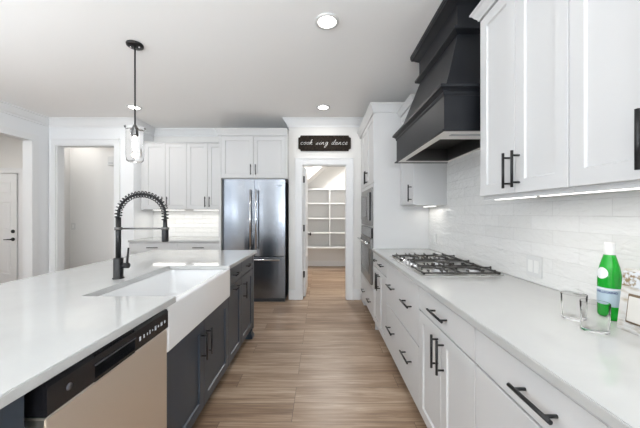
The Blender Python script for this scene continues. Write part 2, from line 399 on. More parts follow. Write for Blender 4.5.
# pantry door, swung open into the pantry on its left hinges
o = ss(MB().box(-.276, -.241, YP+.125, YP+.125+.665, .012, 2.03, bev=.002).build('door_2', TRIM))
for z0_, z1_ in ((.2, .62), (.72, 1.02), (1.12, 1.42), (1.52, 1.88)):
    pm = MB()
    y0_, y1_ = YP+.24, YP+.68
    def ring(i, xx): return [(xx, y0_+i, z0_+i), (xx, y1_-i, z0_+i), (xx, y1_-i, z1_-i), (xx, y0_+i, z1_-i)]
    pm.loft([ring(0, -.241), ring(0, -.233), ring(.02, -.233), ring(.03, -.240), ring(.032, -.240)]); pm.build('panel', TRIM, o)
for z_ in (.36, 1.08, 1.84):
    hm = MB().box(-.279, -.254, YP+.1195, YP+.124, z_-.05, z_+.05); hm.tube([(-.283+.01, YP+.117, z_-.052), (-.283+.01, YP+.117, z_+.052)], .006)
    hm.build('hinge', BLACK, o)
km = MB().lathe([(0, 0), (.026, 0), (.026, .006), (.010, .01), (.010, .035), (.026, .045), (.028, .058), (.018, .068), (0, .07)], n=20)
bmesh.ops.rotate(km.b, verts=km.b.verts, cent=(0, 0, 0), matrix=Matrix.Rotation(PI/2, 3, 'Y'))
bmesh.ops.translate(km.b, verts=km.b.verts, vec=(-.241, YP+.73, .945)); km.build('handle', BLACK, o)

# tile backsplashes
tb = (MB().box(XR-.008, XR-.0003, -.22, 3.2, .9145, 1.60))
tb.prism([(1.60, 1.60), (2.74, 1.60), (2.74, 1.80), (1.60, 1.80)], 'x', XR-.008, XR-.0003)
tb = tag(tb.build('tile_backsplash', TILE_R),
    'wavy glossy white tile backsplash running along the right wall behind the cooktop', 'backsplash')
tag(MB().box(-2.849, -1.492, YB-.008, YB-.0003, .9145, 1.372).build('tile_backsplash', TILE_B), 'white tile backsplash under the upper cabinets left of the refrigerator', 'backsplash')

# ================================================================ CABINETS
FR = Fr('R', .610)      # right base run: body face; doors reach .590
FI = Fr('I', -.740)     # island: door faces at -.72
FB = Fr('B', 4.24)      # back base run
FUR = Fr('R', .910)     # right uppers
FUB = Fr('B', 4.52)
FT = Fr('R', .610)

def carcass(fr, u0, u1, depth, z0, z1, mat, parent, toe=True, toemat=TOE):
    m = MB(); fr.box(m, u0+.0005, u1-.0005, z0, z1, -depth, 0); o = m.build('body', mat, parent)
    if toe:
        m = MB(); fr.box(m, u0+.0005, u1-.0005, 0, z0, -depth, -.06); m.build('toe_kick', toemat, parent)
    return o
def center(fr, u0, u1, depth, z=0):
    p = fr.p((u0+u1)/2, z, -depth/2); return p
ZT = .884
def base_right(u0, u1, label, fronts, name='base_cabinet'):
    t = thing(name, center(FR, u0, u1, .6), label, 'cabinet', 'white base cabinets on the right')
    carcass(FR, u0, u1, .605, .105, ZT-.001, CAB, t)
    for kind, a0, a1, v0, v1, pulls in fronts:
        d = (slab if kind == 'drawer' else shaker)(FR, a0, a1, v0, v1, CAB, t, kind)
        for (pu, pv, hz, L) in pulls: pull(FR, d, pu, pv, hz, L)
    return t
U0, U1, U2, U3, U4 = -.20, .43, 1.092, 1.716, 2.57
base_right(U0, U1, 'white base cabinet nearest the camera, under the end of the right counter', [('drawer', U0, U1, .735, .872, [((U0+U1)/2, .80, True, .17)]), ('drawer', U0, U1, .115, .73, [((U0+U1)/2, .56, True, .17)])])
base_right(U1, U2, 'white drawer base cabinet with the long pull at the lower right of the photo', [('drawer', U1, U2, .735, .872, [(.768, .80, True, .155)]), ('drawer', U1, U2, .425, .73, [(.768, .5775, True, .155)]), ('drawer', U1, U2, .115, .42, [(.768, .27, True, .155)])])
c = (U2+U3)/2
base_right(U2, U3, 'white base cabinet with drawer over two shaker doors, just nearer than the cooktop', [('drawer', U2, U3, .735, .872, [(c, .806, True, .18)]), ('door', U2, c, .115, .73, [(c-.033, .613, False, .165)]), ('door', c, U3, .115, .73, [(c+.033, .613, False, .165)])])
base_right(U3, U4, 'wide white two-drawer base cabinet directly under the gas cooktop', [('drawer', U3, U4, .505, .872, [(1.925, .70, True, .175), (2.355, .70, True, .175)]), ('drawer', U3, U4, .115, .50, [(1.925, .34, True, .175), (2.355, .34, True, .175)])])
c = (U4+3.2)/2
base_right(U4, 3.2, 'white base cabinet with two small drawers and two doors, beside the oven tower', [('drawer', U4, c, .735, .872, [(2.73, .81, True, .14)]), ('drawer', c, 3.2, .735, .872, [(3.05, .81, True, .14)]), ('door', U4, c, .115, .73, [(c-.033, .618, False, .165)]), ('door', c, 3.2, .115, .73, [(c+.033, .618, False, .165)])])
# right counter
tag(MB().prism([(.571, -.22), (XR-.008, -.22), (XR-.008, 3.199), (.571, 3.199)], 'z', ZT, .914, bev=.003).build('countertop', QUARTZ),
    'long white quartz countertop on the right run holding the gas cooktop', 'countertop')

# oven tower
t = thing('oven_tower_cabinet', (.91, 3.68, 0), 'tall white oven tower cabinet against the pantry wall holding the microwave and oven', 'cabinet')
X0 = .610; m = MB()
m.box(X0, XR, 3.2005, 3.222, 0, 2.44).box(X0, XR, 4.06, 4.08, 0, 2.44).box(X0, XR, 3.222, 4.06, .105, .488).box(X0, XR, 3.222, 4.06, 1.612, 2.44)
m.box(XR-.02, XR, 3.222, 4.06, .488, 1.612).box(X0, XR-.02, 3.222, 4.06, 1.142, 1.158).box(X0, X0+.03, 4.08, YP, 0, 2.44)
m.build('body', CAB, t)
# face stiles
m = MB().box(.592, X0, 3.2005, 3.236, .105, 1.655).box(.592, X0, 4.045, 4.08, .105, 1.655).box(.592, X0, 3.236, 4.045, 1.612, 1.655).box(.592, X0, 3.236, 4.045, 1.143, 1.157).box(.592, X0, 3.236, 4.045, .44, .488)
m.build('face_frame', CAB, t)
c = 3.64
d = slab(FT, 3.202, 4.078, .115, .438, CAB, t)
for pu in (3.43, 3.88): pull(FT, d, pu, .262, True, .16)
d = shaker(FT, 3.202, c, 1.66, 2.435, CAB, t); pull(FT, d, c-.033, 1.765, False, .16)
d = shaker(FT, c, 4.078, 1.66, 2.435, CAB, t); pull(FT, d, c+.033, 1.765, False, .16)
m = MB().box(.67, XR, 3.222, YP, 0, .105); m.build('toe_kick', TOE, t)
def cab_crown(parent, mat, x0, x1, y0, y1, z0, z1, o=.045, sides='XY', back=True):
    """flared crown around a box: x0..x1,y0..y1 is the cabinet; flares where asked: 'x' low x, 'X' high x, 'y' low y, 'Y' high y"""
    rings = []
    hh = z1-z0
    for f, g in ((.008, 0), (.010, .18), (.022, .45), (o*.75, .72), (o, .86), (o, 1)):
        a = x0-(f if 'x' in sides else 0); b_ = x1+(f if 'X' in sides else 0); c_ = y0-(f if 'y' in sides else 0); e_ = y1+(f if 'Y' in sides else 0)
        z = z0+hh*g; rings.append([(a, c_, z), (b_, c_, z), (b_, e_, z), (a, e_, z)])
    return MB().loft(rings).build('crown', mat, parent)
cab_crown(t, CAB, .592, XR, 3.2005, YP, 2.4405, 2.54, sides='xy')

# upper cabinets, right
ZU0, ZU1 = 1.395, 2.385
def upper(fr, u0, u1, depth, z0, z1, label, doors, name='wall_cabinet', group=None):
    t = thing(name, center(fr, u0, u1, depth, z0), label, 'cabinet', group)
    m = MB(); fr.box(m, u0+.0005, u1-.0005, z0, z1, -depth, 0); m.build('body', CAB, t)
    for a0, a1, hs in doors:
        d = shaker(fr, a0, a1, z0+.006, z1-.005, CAB, t)
        for pu, pv in hs: pull(fr, d, pu, pv, False, .165)
    return t
dep = XR-.008-.910
V0, V1, V2, V3 = 1.595, 1.025, .455, -.115
def up_r(a, b_, label, dx=.031):
    c = (a+b_)/2
    t = upper(FUR, b_, a, dep, ZU0, ZU1, label, [(b_, c, [(c-dx, 1.508)]), (c, a, [(c+dx, 1.508)])], group='white wall cabinets on the right')
    cab_crown(t, CAB, .890, XR-.008, b_+.0005, a-.0005, ZU1+.0005, 2.44, sides='x'+('Y' if a == V0 else ''), o=.04)
    MB().box(.912, .93, b_+.001, a-.001, ZU0-.012, ZU0-.0003).build('light_rail', CAB, t)
    return t
up_r(V0, V1, 'white two-door wall cabinet beside the range hood on the near side')
up_r(V1, V2, 'white wall cabinet at the right edge of the photo above the green bottle')
up_r(V2, V3, 'white wall cabinet nearest the camera above the right counter')
t = upper(FUR, 2.745, 3.2, dep, ZU0-.005, ZU1, 'single-door white wall cabinet between the range hood and the oven tower', [(2.745, 3.199, [(2.80, 1.508)])], group='white wall cabinets on the right')
cab_crown(t, CAB, .890, XR-.008, 2.7455, 3.1995, ZU1+.0005, 2.44, sides='xy', o=.04)

# under cabinet lights
def led(x0, x1, y0, y1, z, label, power, run):
    t = thing('under_cabinet_light', ((x0+x1)/2, (y0+y1)/2, z-.014), label, 'light', 'under cabinet light bars')
    MB().box(x0, x1, y0, y1, z-.006, z-.0003).build('housing', PORC, t)
    MB().box(x0+.004, x1-.004, y0+.004, y1-.004, z-.014, z-.006).build('diffuser', LEDM, t)
    sx, sy = x1-x0, y1-y0
    a = area('led_glow', (0, 0, -.016), (0, 0, 0), sx, sy, power*.24, (1, .96, .89)); a.parent = t
led(.945, .975, 1.28, 1.56, ZU0, 'slim lit light bar under the wall cabinet beside the range hood', 1.5, 1)
led(.945, .975, .82, 1.24, ZU0, 'slim lit light bar above the outlet on the right backsplash', 2.2, 1)
led(.945, .975, .30, .74, ZU0, 'slim lit light bar above the green bottle and tumblers', 2.2, 1)
led(1.12, 1.15, 2.83, 3.13, ZU0-.005, 'slim lit light bar under the small cabinet beyond the hood', 1.5, 1)

# back run
FU = [(-2.79, -2.12), (-2.12, -1.492)]
for (a, b_), lab in zip(FU, ('white two-door wall cabinet at the left end of the back wall', 'white two-door wall cabinet beside the refrigerator cabinet')):
    c = a+.33
    t = upper(FUB, a, b_, YB-4.52, 1.372, 2.425, lab, [(a, c, [(c-.035, 1.49)]), (c, b_, [(c+.035, 1.49)])], group='white wall cabinets on the back wall')
    MB().box(a+.0005, b_-.0005, 4.492, YB, 2.4255, 2.44).build('top_lip', CAB, t)
    if a < -2.5: MB().box(-2.849, -2.7905, 4.51, 4.53, 1.372, 2.425).build('filler', CAB, t)
led(-2.72, -2.2, 4.60, 4.63, 1.372, 'lit light bar under the left cabinet of the back wall', 4.5, 0)
led(-2.06, -1.54, 4.60, 4.63, 1.372, 'lit light bar under the cabinet beside the refrigerator', 4.5, 0)
for a, b_, lab in ((-2.849, -2.12, 'white base cabinet with drawer at the left end of the back wall'), (-2.12, -1.492, 'white base cabinet with drawer next to the refrigerator panel')):
    t = thing('base_cabinet', center(FB, a, b_, .6), lab, 'cabinet', 'white base cabinets on the back wall')
    carcass(FB, a, b_, .605, .105, ZT-.001, CAB, t)
    c = (a+b_)/2
    d = slab(FB, a, b_, .735, .872, CAB, t); pull(FB, d, c, .805, True, .165)
    d = shaker(FB, a, c, .115, .73, CAB, t); pull(FB, d, c-.033, .61, False)
    d = shaker(FB, c, b_, .115, .73, CAB, t); pull(FB, d, c+.033, .61, False)
tag(MB().box(-2.849, -1.4915, 4.2, YB-.008, ZT, .914, bev=.003).build('countertop', QUARTZ), 'white countertop on the back wall left of the refrigerator', 'countertop')

# fridge surround cabinet
t = thing('refrigerator_cabinet', (-.98, 4.5, 0), 'white cabinet with two doors and crown above the steel refrigerator', 'cabinet')
FF = Fr('B', 4.17)
MB().box(-1.4905, -1.457, 4.15, YB-.001, 0, 2.44).build('side_panel', CAB, t)
MB().box(-1.457, -.4905, 4.17, YB-.001, 1.82, 2.44).build('body', CAB, t)
c = -.985
MB().box(-.5115, -.4905, 4.152, 4.17, 1.82, 2.44).build('filler', CAB, t)
d = shaker(FF, -1.456, c, 1.825, 2.435, CAB, t); pull(FF, d, c-.035, 1.945, False, .15)
d = shaker(FF, c, -.512, 1.825, 2.435, CAB, t); pull(FF, d, c+.035, 1.945, False, .15)
cab_crown(t, CAB, -1.4905, -.4905, 4.15, YB-.001, 2.4405, 2.54, sides='xy')

# ---------------------------------------------------------------- refrigerator
t = thing('refrigerator', (-.99, 4.5, 0), 'stainless steel french door refrigerator with bottom freezer drawer', 'refrigerator')
MB().box(-1.447, -.535, 4.275, 4.84, .02, 1.79).build('body', M('fridge_side_grey', (.09, .09, .095), .5), t)
MB().box(-1.44, -.54, 4.23, 4.276, 0, .055).build('kick_grille', TOED, t)
def fdoor(x0, x1, z0, z1, name):
    # slightly bowed front
    n = 10; pts = []
    for i in range(n+1):
        u = i/n; pts.append((x0+(x1-x0)*u, 4.203-.012*(1-(2*u-1)**2)))
    pts += [(x1, 4.262), (x0, 4.262)]
    m = MB().prism(pts, 'z', z0, z1)
    return m.build(name, STEEL, t)
dl = fdoor(-1.452, -.9885, .682, 1.812, 'door'); dr = fdoor(-.9825, -.53, .682, 1.812, 'door'); df = fdoor(-1.452, -.53, .06, .672, 'freezer_drawer')
def fhandle(pts, posts, parent):
    m = MB(); m.tube(pts, .0125, 12)
    for a, b_ in posts: m.tube([a, b_], .009)
    m.build('handle', CHROME, parent)
for x_, par in ((-1.028, dl), (-.944, dr)):
    fhandle([(x_, 4.135, .78), (x_, 4.135, 1.66)], [((x_, 4.2, .81), (x_, 4.135, .81)), ((x_, 4.2, 1.63), (x_, 4.135, 1.63))], par)
fhandle([(-1.40, 4.135, .635), (-.60, 4.135, .635)], [((-1.37, 4.2, .635), (-1.37, 4.135, .635)), ((-.63, 4.2, .635), (-.63, 4.135, .635))], df)
MB().box(-.69, -.57, 4.194, 4.199, 1.715, 1.728).build('badge', LIGHTMK, dr)

# ---------------------------------------------------------------- microwave and wall oven in the tower
def appliance_body(t, z0, z1):
    MB().box(.600, 1.15, 3.24, 4.04, z0, z1).build('body', TOED, t)
t = thing('built_in_microwave', (.9, 3.64, 1.165), 'stainless built-in microwave in the oven tower above the oven', 'microwave')
appliance_body(t, 1.165, 1.605)
fr = Fr('R', .592)
m = MB(); fr.box(m, 3.245, 4.035, 1.163, 1.607, 0, .016, .003); tr = m.build('trim_frame', STEELO, t)
m = MB(); fr.box(m, 3.43, 3.96, 1.225, 1.555, .0162, .034, .003); d = m.build('door', STEELO, t)
m = MB(); fr.box(m, 3.50, 3.90, 1.265, 1.515, .0342, .037); m.build('window', OVGL, d)
m = MB(); fr.box(m, 3.29, 3.425, 1.225, 1.555, .0162, .034, .003); m.build('control_panel', BLACKGL, t)
t = thing('wall_oven', (.9, 3.64, .49), 'stainless wall oven built into the tall white tower under the microwave', 'oven')
appliance_body(t, .50, 1.135)
m = MB(); fr.box(m, 3.245, 4.035, 1.025, 1.140, 0, .02, .003); m.build('control_panel', BLACKGL, t)
m = MB(); fr.box(m, 3.245, 4.035, .492, 1.020, 0, .028, .004); d = m.build('door', STEELO, t)
m = MB(); fr.box(m, 3.34, 3.94, .60, .90, .0282, .031); m.build('window', OVGL, d)
m = MB(); m.tube([fr.p(3.27, .965, .07), fr.p(4.01, .965, .07)], .012)
for q in (3.31, 3.97): m.tube([fr.p(q, .965, .028), fr.p(q, .965, .07)], .009)
m.build('handle', CHROME, d)

# ---------------------------------------------------------------- range hood
t = thing('range_hood', (.95, 2.195, 1.79), 'dark charcoal tapered range hood above the gas cooktop', 'range hood')
XW = XR-.0085
y0, y1 = 1.672, 2.722; xf = .722
m = MB()
m.box(xf, xf+.02, y0, y1, 1.80, 2.02).box(xf+.02, XW, y0, y0+.02, 1.80, 2.02).box(xf+.02, XW, y1-.02, y1, 1.80, 2.02).box(xf+.02, XW, y0+.02, y1-.02, 2.0, 2.02)
m.build('lower_band', HOODM, t)
m = MB()
for a in ((.707, .732, 1.657, 2.737), ): m.box(.706, .724, 1.656, 2.738, 1.790, 1.8, bev=.002)
m.box(.724, XW, 1.656, 1.674, 1.79, 1.80).box(.724, XW, 2.720, 2.738, 1.79, 1.80).build('bottom_trim', HOODM, t)
def hood_ring(x, ya, yb, z): return [(x, ya, z), (XW, ya, z), (XW, yb, z), (x, yb, z)]
m = MB().loft([hood_ring(xf-a, y0-a, y1+a, z) for a, z in ((.002, 2.0), (.008, 2.012), (.008, 2.022), (.022, 2.036), (.032, 2.040), (.032, 2.056), (.016, 2.060), (0, 2.068))]); m.build('ledge_moulding', HOODM, t)
m = MB(); R = []
for k in range(13):
    s_ = k/12; z = 2.066+(2.475-2.066)*s_; f = s_**.92
    R.append(hood_ring(.738+(.885-.738)*f, 1.685+(1.845-1.685)*f, 2.705-(2.705-2.545)*f, z))
m.loft(R).build('tapered_canopy', HOODM, t)
m = MB().loft([hood_ring(.885-a, 1.845-a, 2.545+a, z) for a, z in ((.003, 2.465), (.012, 2.472), (.030, 2.482), (.036, 2.488), (.036, 2.505), (.014, 2.513), (.006, 2.52), (.006, 2.655), (.014, 2.662), (.028, 2.672), (.046, 2.688), (.060, 2.694), (.062, 2.705), (.066, 2.712), (.068, 2.7395))]); m.build('crown', HOODM, t)
# insert: steel flange with a recessed pan and filters
LIN = M('hood_liner_steel', (.86, .84, .80), .35, .35)
m = MB(); zz = 1.795
m.box(xf+.0025, xf+.06, y0+.003, y1-.003, zz, zz+.003).box(xf+.06, XW, y0+.003, y0+.20, zz, zz+.003).box(xf+.06, XW, y1-.07, y1-.003, zz, zz+.003).box(XW-.03, XW, y0+.2, y1-.07, zz, zz+.003)
m.build('liner_flange', LIN, t)
m = MB().box(xf+.055, xf+.058, y0+.2, y1-.07, zz+.003, 1.93).box(XW-.033, XW-.03, y0+.2, y1-.07, zz+.003, 1.93).box(xf+.058, XW-.033, y0+.2, y0+.203, zz+.003, 1.93).box(xf+.058, XW-.033, y1-.073, y1-.07, zz+.003, 1.93)
m.build('liner_recess', SILVER, t)
for k in range(2):
    ya = y0+.205+k*.39; m = MB().box(xf+.06, XW-.035, ya, ya+.38, 1.915, 1.92)
    for j in range(12): m.box(xf+.06, XW-.035, ya+.01+j*.031, ya+.024+j*.031, 1.905, 1.915)
    m.build('baffle_filter', SILVER, t)
m = MB().box(.80, 1.0, y0+.075, y0+.11, zz-.004, zz-.0003); m.build('control_strip', GREYP, t)

# ---------------------------------------------------------------- cooktop
t = thing('gas_cooktop', (.895, 2.195, .9142), 'stainless five-burner gas cooktop with black cast iron grates', 'cooktop')
yc0, yc1, xc0, xc1 = 1.79, 2.60, .632, 1.15
m = MB().loft([[(xc0+a, yc0+a, z), (xc1-a, yc0+a, z), (xc1-a, yc1-a, z), (xc0+a, yc1-a, z)] for a, z in ((0, .9143), (0, .9185), (.004, .9205), (.014, .9205), (.020, .9175), (.022, .9175))])
m.build('tray', STEELT, t)
burn = [(.80, 1.93, .036), (1.03, 1.93, .045), (.93, 2.195, .056), (.80, 2.46, .036), (1.03, 2.46, .045)]
for bx_, by_, r in burn:
    b1 = MB().lathe([(0, 0), (r+.016, 0), (r+.014, .006), (r+.003, .009), (r+.003, .016), (0, .016)], (bx_, by_, .9176), 24).build('burner', GREYP, t)
    MB().lathe([(0, .016), (r, .016), (r+.001, .020), (r-.004, .025), (0, .026)], (bx_, by_, .9176), 24).build('burner_cap', IRON, b1)
for ky in (2.035, 2.115, 2.195, 2.275, 2.355):
    MB().lathe([(0, 0), (.021, 0), (.021, .003), (.017, .005), (.0155, .024), (.013, .027), (0, .027)], (.672, ky, .9176), 20).build('knob', CHROME, t)
ZG = .947
for gy0, gy1, x0_ in ((1.803, 2.058, .648), (2.064, 2.326, .715), (2.332, 2.587, .648)):
    m = MB(); g = .0045; x1_ = 1.136
    def bar(xa, ya, xb, yb, z=ZG, hgt=.010, wd=g):
        d = Vector((xb-xa, yb-ya, 0)).normalized(); nrm = Vector((-d.y, d.x, 0))*wd
        A = Vector((xa, ya, 0)); B = Vector((xb, yb, 0))
        m.loft([[(*(p+q*nrm).xy, zz_) for q, zz_ in ((-1, z-hgt), (1, z-hgt), (.6, z), (-.6, z))] for p in (A, B)])
    zl = ZG-.012
    bar(x0_, gy0+g, x1_, gy0+g, zl); bar(x0_, gy1-g, x1_, gy1-g, zl); bar(x0_+g, gy0, x0_+g, gy1, zl); bar(x1_-g, gy0, x1_-g, gy1, zl)
    if x0_ < .7: bar((x0_+x1_)/2, gy0, (x0_+x1_)/2, gy1, zl)
    for bx_, by_, r in burn:
        if gy0 < by_ < gy1:
            for dx, dy in ((1, 0), (-1, 0), (0, 1), (0, -1)):
                # each finger rises from the frame and points at the burner
                if dx: xe, ye = (bx_+dx*.118 if x0_ < .7 else (x1_ if dx > 0 else x0_)), by_
                else: xe, ye = bx_, (gy1-.002 if dy > 0 else gy0+.002)
                xi, yi = bx_+dx*r*.55, by_+dy*r*.55
                bar(xi, yi, xe, ye, ZG, .009, .0035)
                m.box(xe-.004, xe+.004, ye-.004, ye+.004, zl-.01, ZG+.004)
    # short raised fingers along the far and near sides
    k = 6
    for i in range(k):
        xx = x0_+.035+i*(x1_-x0_-.07)/(k-1)
        for yy, s_ in ((gy0+.002, 1), (gy1-.002, -1)):
            bar(xx, yy, xx, yy+s_*.030, ZG, .008, .003)
            m.box(xx-.0035, xx+.0035, yy-.004, yy+.004, zl-.008, ZG+.004)
    for xx in (x0_, x1_-.012):
        for yy in (gy0, gy1-.012): m.box(xx, xx+.012, yy, yy+.012, .9206, ZG-.012)
    m.build('grate', IRON, t)

# ================================================================ ISLAND
IY1 = 3.08
SY0, SY1 = 1.36, 2.18
poly = [(-1.80, -.15), (-.690, -.15), (-.690, SY0), (-1.14, SY0), (-1.14, 2.15), (-.690, 2.15), (-.690, IY1), (-1.80, IY1)]
tag(MB().prism(poly, 'z', ZT, .914, bev=.003).build('island_countertop', QUARTZ), 'wide white quartz countertop of the island with the sink cut into it', 'countertop')
def isl(u0, u1, label, name='island_cabinet'):
    t = thing(name, center(FI, u0, u1, .56), label, 'cabinet', 'charcoal island cabinets'); return t
IB = .56
t = isl(-.10, .715, 'blue charcoal island cabinet at the lower left corner of the photo, left of the dishwasher')
carcass(FI, -.10, .695, IB, .105, ZT-.001, NAVY, t, toemat=TOED)
slab(FI, .60, .695, .105, .872, NAVY, t, 'filler'); d = slab(FI, -.1, .60, .735, .872, NAVY, t); pull(FI, d, .25, .80, True)
d = shaker(FI, -.1, .25, .115, .73, NAVY, t); pull(FI, d, .217, .62, False); d = shaker(FI, .25, .6, .115, .73, NAVY, t); pull(FI, d, .283, .62, False)
t = isl(1.303, 2.215, 'charcoal island cabinet with two doors under the white apron sink')
m = MB()
for a in ((1.3035, 1.322, .105, .655, -IB, 0), (2.20, 2.2145, .105, .655, -IB, 0), (1.322, 2.20, .105, .125, -IB, 0), (1.322, 2.20, .125, .655, -IB, -IB+.015), (1.322, 2.20, .125, .655, -.02, 0)): FI.box(m, *a)
m.build('body', NAVY, t); m = MB(); FI.box(m, 1.3035, 2.2145, 0, .105, -IB, -.06); m.build('toe_kick', TOED, t)
c = 1.755
d = shaker(FI, 1.305, c, .115, .655, NAVY, t); pull(FI, d, c-.036, .51, False)
d = shaker(FI, c, 2.213, .115, .655, NAVY, t); pull(FI, d, c+.036, .51, False)
t = isl(2.215, 2.575, 'narrow charcoal island cabinet with two horizontal pulls, just beyond the sink')
carcass(FI, 2.215, 2.575, IB, .105, ZT-.001, NAVY, t, toemat=TOED)
d = slab(FI, 2.215, 2.575, .735, .872, NAVY, t); pull(FI, d, 2.38, .805, True, .15)
d = shaker(FI, 2.215, 2.575, .115, .73, NAVY, t); pull(FI, d, 2.38, .69, True, .15)
t = isl(2.575, 3.04, 'charcoal island cabinet with one drawer and door at the far end by the refrigerator')
carcass(FI, 2.575, 3.04, IB, .105, ZT-.001, NAVY, t, toemat=TOED)
d = slab(FI, 2.575, 3.0, .735, .872, NAVY, t); pull(FI, d, 2.785, .805, True, .15)
d = shaker(FI, 2.575, 3.0, .115, .73, NAVY, t); pull(FI, d, 2.64, .60, False, .155)
m = MB(); FI.box(m, 3.002, 3.05, .105, ZT-.001, 0, .022); m.build('end_stile', NAVY, t)
m = MB().loft([[(x_-a, y_-b_, z) for x_, y_, a, b_ in ((-.718, 2.965, -q, q), (-.718, 3.055, -q, -q), (-.80, 3.055, q, -q), (-.80, 2.965, q, q))] for q, z in ((.004, 0), (.004, .02), (-.012, .05), (-.010, .075), (0, .09), (0, .1045))])
m.build('foot', NAVY, t)
MB().box(-1.30, -.745, 3.0405, 3.06, .0, ZT-.001).build('end_panel', NAVY, t)
t = tag(MB().box(-1.33, -1.302, -.10, 3.05, 0, ZT-.001).build('island_back_panel', NAVY), 'charcoal panel closing the seating side of the island under the overhang', 'panel')

# dishwasher
t = thing('dishwasher', (-1.0, 1.02, 0), 'stainless dishwasher with a black control panel under the island counter', 'dishwasher')
FD = Fr('I', -.735)
m = MB(); FD.box(m, .732, 1.296, .11, .868, -.50, -.03); m.build('body', DARKV, t)
m = MB(); FD.box(m, .726, 1.301, .105, .783, -.028, .033, .004); m.build('door', STEELD, t)
# control panel with scooped pocket
m = MB()
prof = [(-.028, .786), (.034, .786), (.037, .79), (.037, .862), (.030, .872), (-.028, .872)]
def cp(u, pw): return [FD.p(u, v, w_) for w_, v in prof]
# left and right of the pocket, above and below it
pk0, pk1, pz0, pz1 = .88, 1.07, .797, .838
m.loft([cp(.726, 0), cp(pk0, 0)]); m.loft([cp(pk1, 0), cp(1.301, 0)])
FD.box(m, pk0, pk1, .786, pz0, -.028, .037); FD.box(m, pk0, pk1, pz1, .865, -.028, .037); FD.box(m, pk0, pk1, pz0, pz1, -.028, .004); FD.box(m, pk0, pk1, .865, .872, -.028, .030)
cpn = m.build('control_panel', BLACKGL, t)
m = MB(); FD.box(m, pk0-.002, pk1+.002, pz1-.001, pz1+.004, .0371, .040); m.build('pocket_lip', M('dark_lip', (.05, .05, .055), .25), cpn)
m = MB()
for i, (u, h_, wd) in enumerate(((1.095, .016, .010), (1.120, .014, .008), (1.143, .010, .005), (1.160, .016, .006), (1.178, .006, .006), (1.196, .018, .012), (1.219, .009, .009), (1.240, .015, .014), (1.268, .012, .010))):
    FD.box(m, u, u+wd, .824-h_/2, .824+h_/2, .0371, .0374)
m.build('button_markings', M('panel_markings', (.55, .58, .62), .5), cpn)
m = MB().lathe([(0, 0), (.010, 0), (.010, .0006), (0, .0006)], n=24); bmesh.ops.rotate(m.b, verts=m.b.verts, cent=(0, 0, 0), matrix=Matrix.Rotation(PI/2, 3, 'Y'))
bmesh.ops.translate(m.b, verts=m.b.verts, vec=(FD.p(.79, .828, .0371))); m.build('round_emblem', M('dark_emblem', (.06, .06, .07), .4), cpn)
m = MB(); FD.box(m, .73, 1.30, 0, .10, -.15, -.06); m.build('toe_kick', TOED, t)

# apron sink
t = thing('farmhouse_sink', (-.95, 1.77, .66), 'white fireclay farmhouse apron sink in the island', 'sink')
m = MB(); fx = -.702; bx0 = -1.165; W = .028; zt = .8835; za = .892; zb = .664; y0, y1 = 1.305, 2.212
# outer shell with rounded apron edges and inner bowl
def rr(x0, x1, ya, yb, z, r, n=5):
    P = []
    for cx, cy, a0 in ((x1-r, yb-r, 0), (x0+r, yb-r, PI/2), (x0+r, ya+r, PI), (x1-r, ya+r, 1.5*PI)):
        for k in range(n+1): a = a0+PI/2*k/n; P.append((cx+r*math.cos(a), cy+r*math.sin(a), z))
    return P
rings = [rr(bx0, fx-.012, y0+.01, y1-.01, zb, .012), rr(bx0, fx-.004, y0+.003, y1-.003, zb+.003, .014), rr(bx0, fx, y0, y1, zb+.012, .016)]
rings += [rr(bx0, fx, y0, y1, zt-.011, .016), rr(bx0+.001, fx-.003, y0+.001, y1-.001, zt-.003, .015), rr(bx0+.004, fx-.010, y0+.004, y1-.004, zt, .013)]
rings += [rr(bx0+.022, fx-.032, y0+.040, y1-.044, zt, .02), rr(bx0+.027, fx-.036, y0+.044, y1-.048, zt-.006, .03), rr(bx0+.035, fx-.042, y0+.052, y1-.056, zb+.055, .04), rr(bx0+.06, fx-.065, y0+.08, y1-.085, zb+.03, .04), rr(bx0+.12, fx-.12, y0+.14, y1-.15, zb+.024, .04)]
m.loft(rings)
so = m.build('basin', CERAM, t)
for p_ in so.data.polygons: p_.use_smooth = True
so.modifiers.new('ws', 'WEIGHTED_NORMAL'); 
MB().lathe([(0, .0), (.035, 0), (.04, .002), (.036, .004), (.02, .002), (0, .001)], (-.95, 1.745, zb+.025), 24).build('drain', CHROME, t)

# faucet
t = thing('kitchen_faucet', (-1.23, 1.73, .914), 'matte black spring pull-down faucet on the island counter behind the sink', 'faucet')
fxx, fy = -1.23, 1.73
MB().lathe([(0, 0), (.032, 0), (.032, .005), (.0265, .008), (.0265, .118), (.024, .124), (0, .124)], (fxx, fy, .9142), 28).build('base', BLACK, t)
MB().tube([(fxx, fy, 1.03), (fxx, fy, 1.285)], .0145, 20).build('riser', BLACK, t)
R_ = .142; cz = 1.300
path = [Vector((fxx, fy, 1.28+.02*k/3)) for k in range(3)]
path += [Vector((fxx+R_-R_*math.cos(a*PI/36), fy, cz+R_*math.sin(a*PI/36)*.88)) for a in range(37)]
path += [Vector((fxx+2*R_, fy, cz-.012*k)) for k in range(1, 4)]
MB().tube(path, .0075, 12).build('hose', BLACK, t)
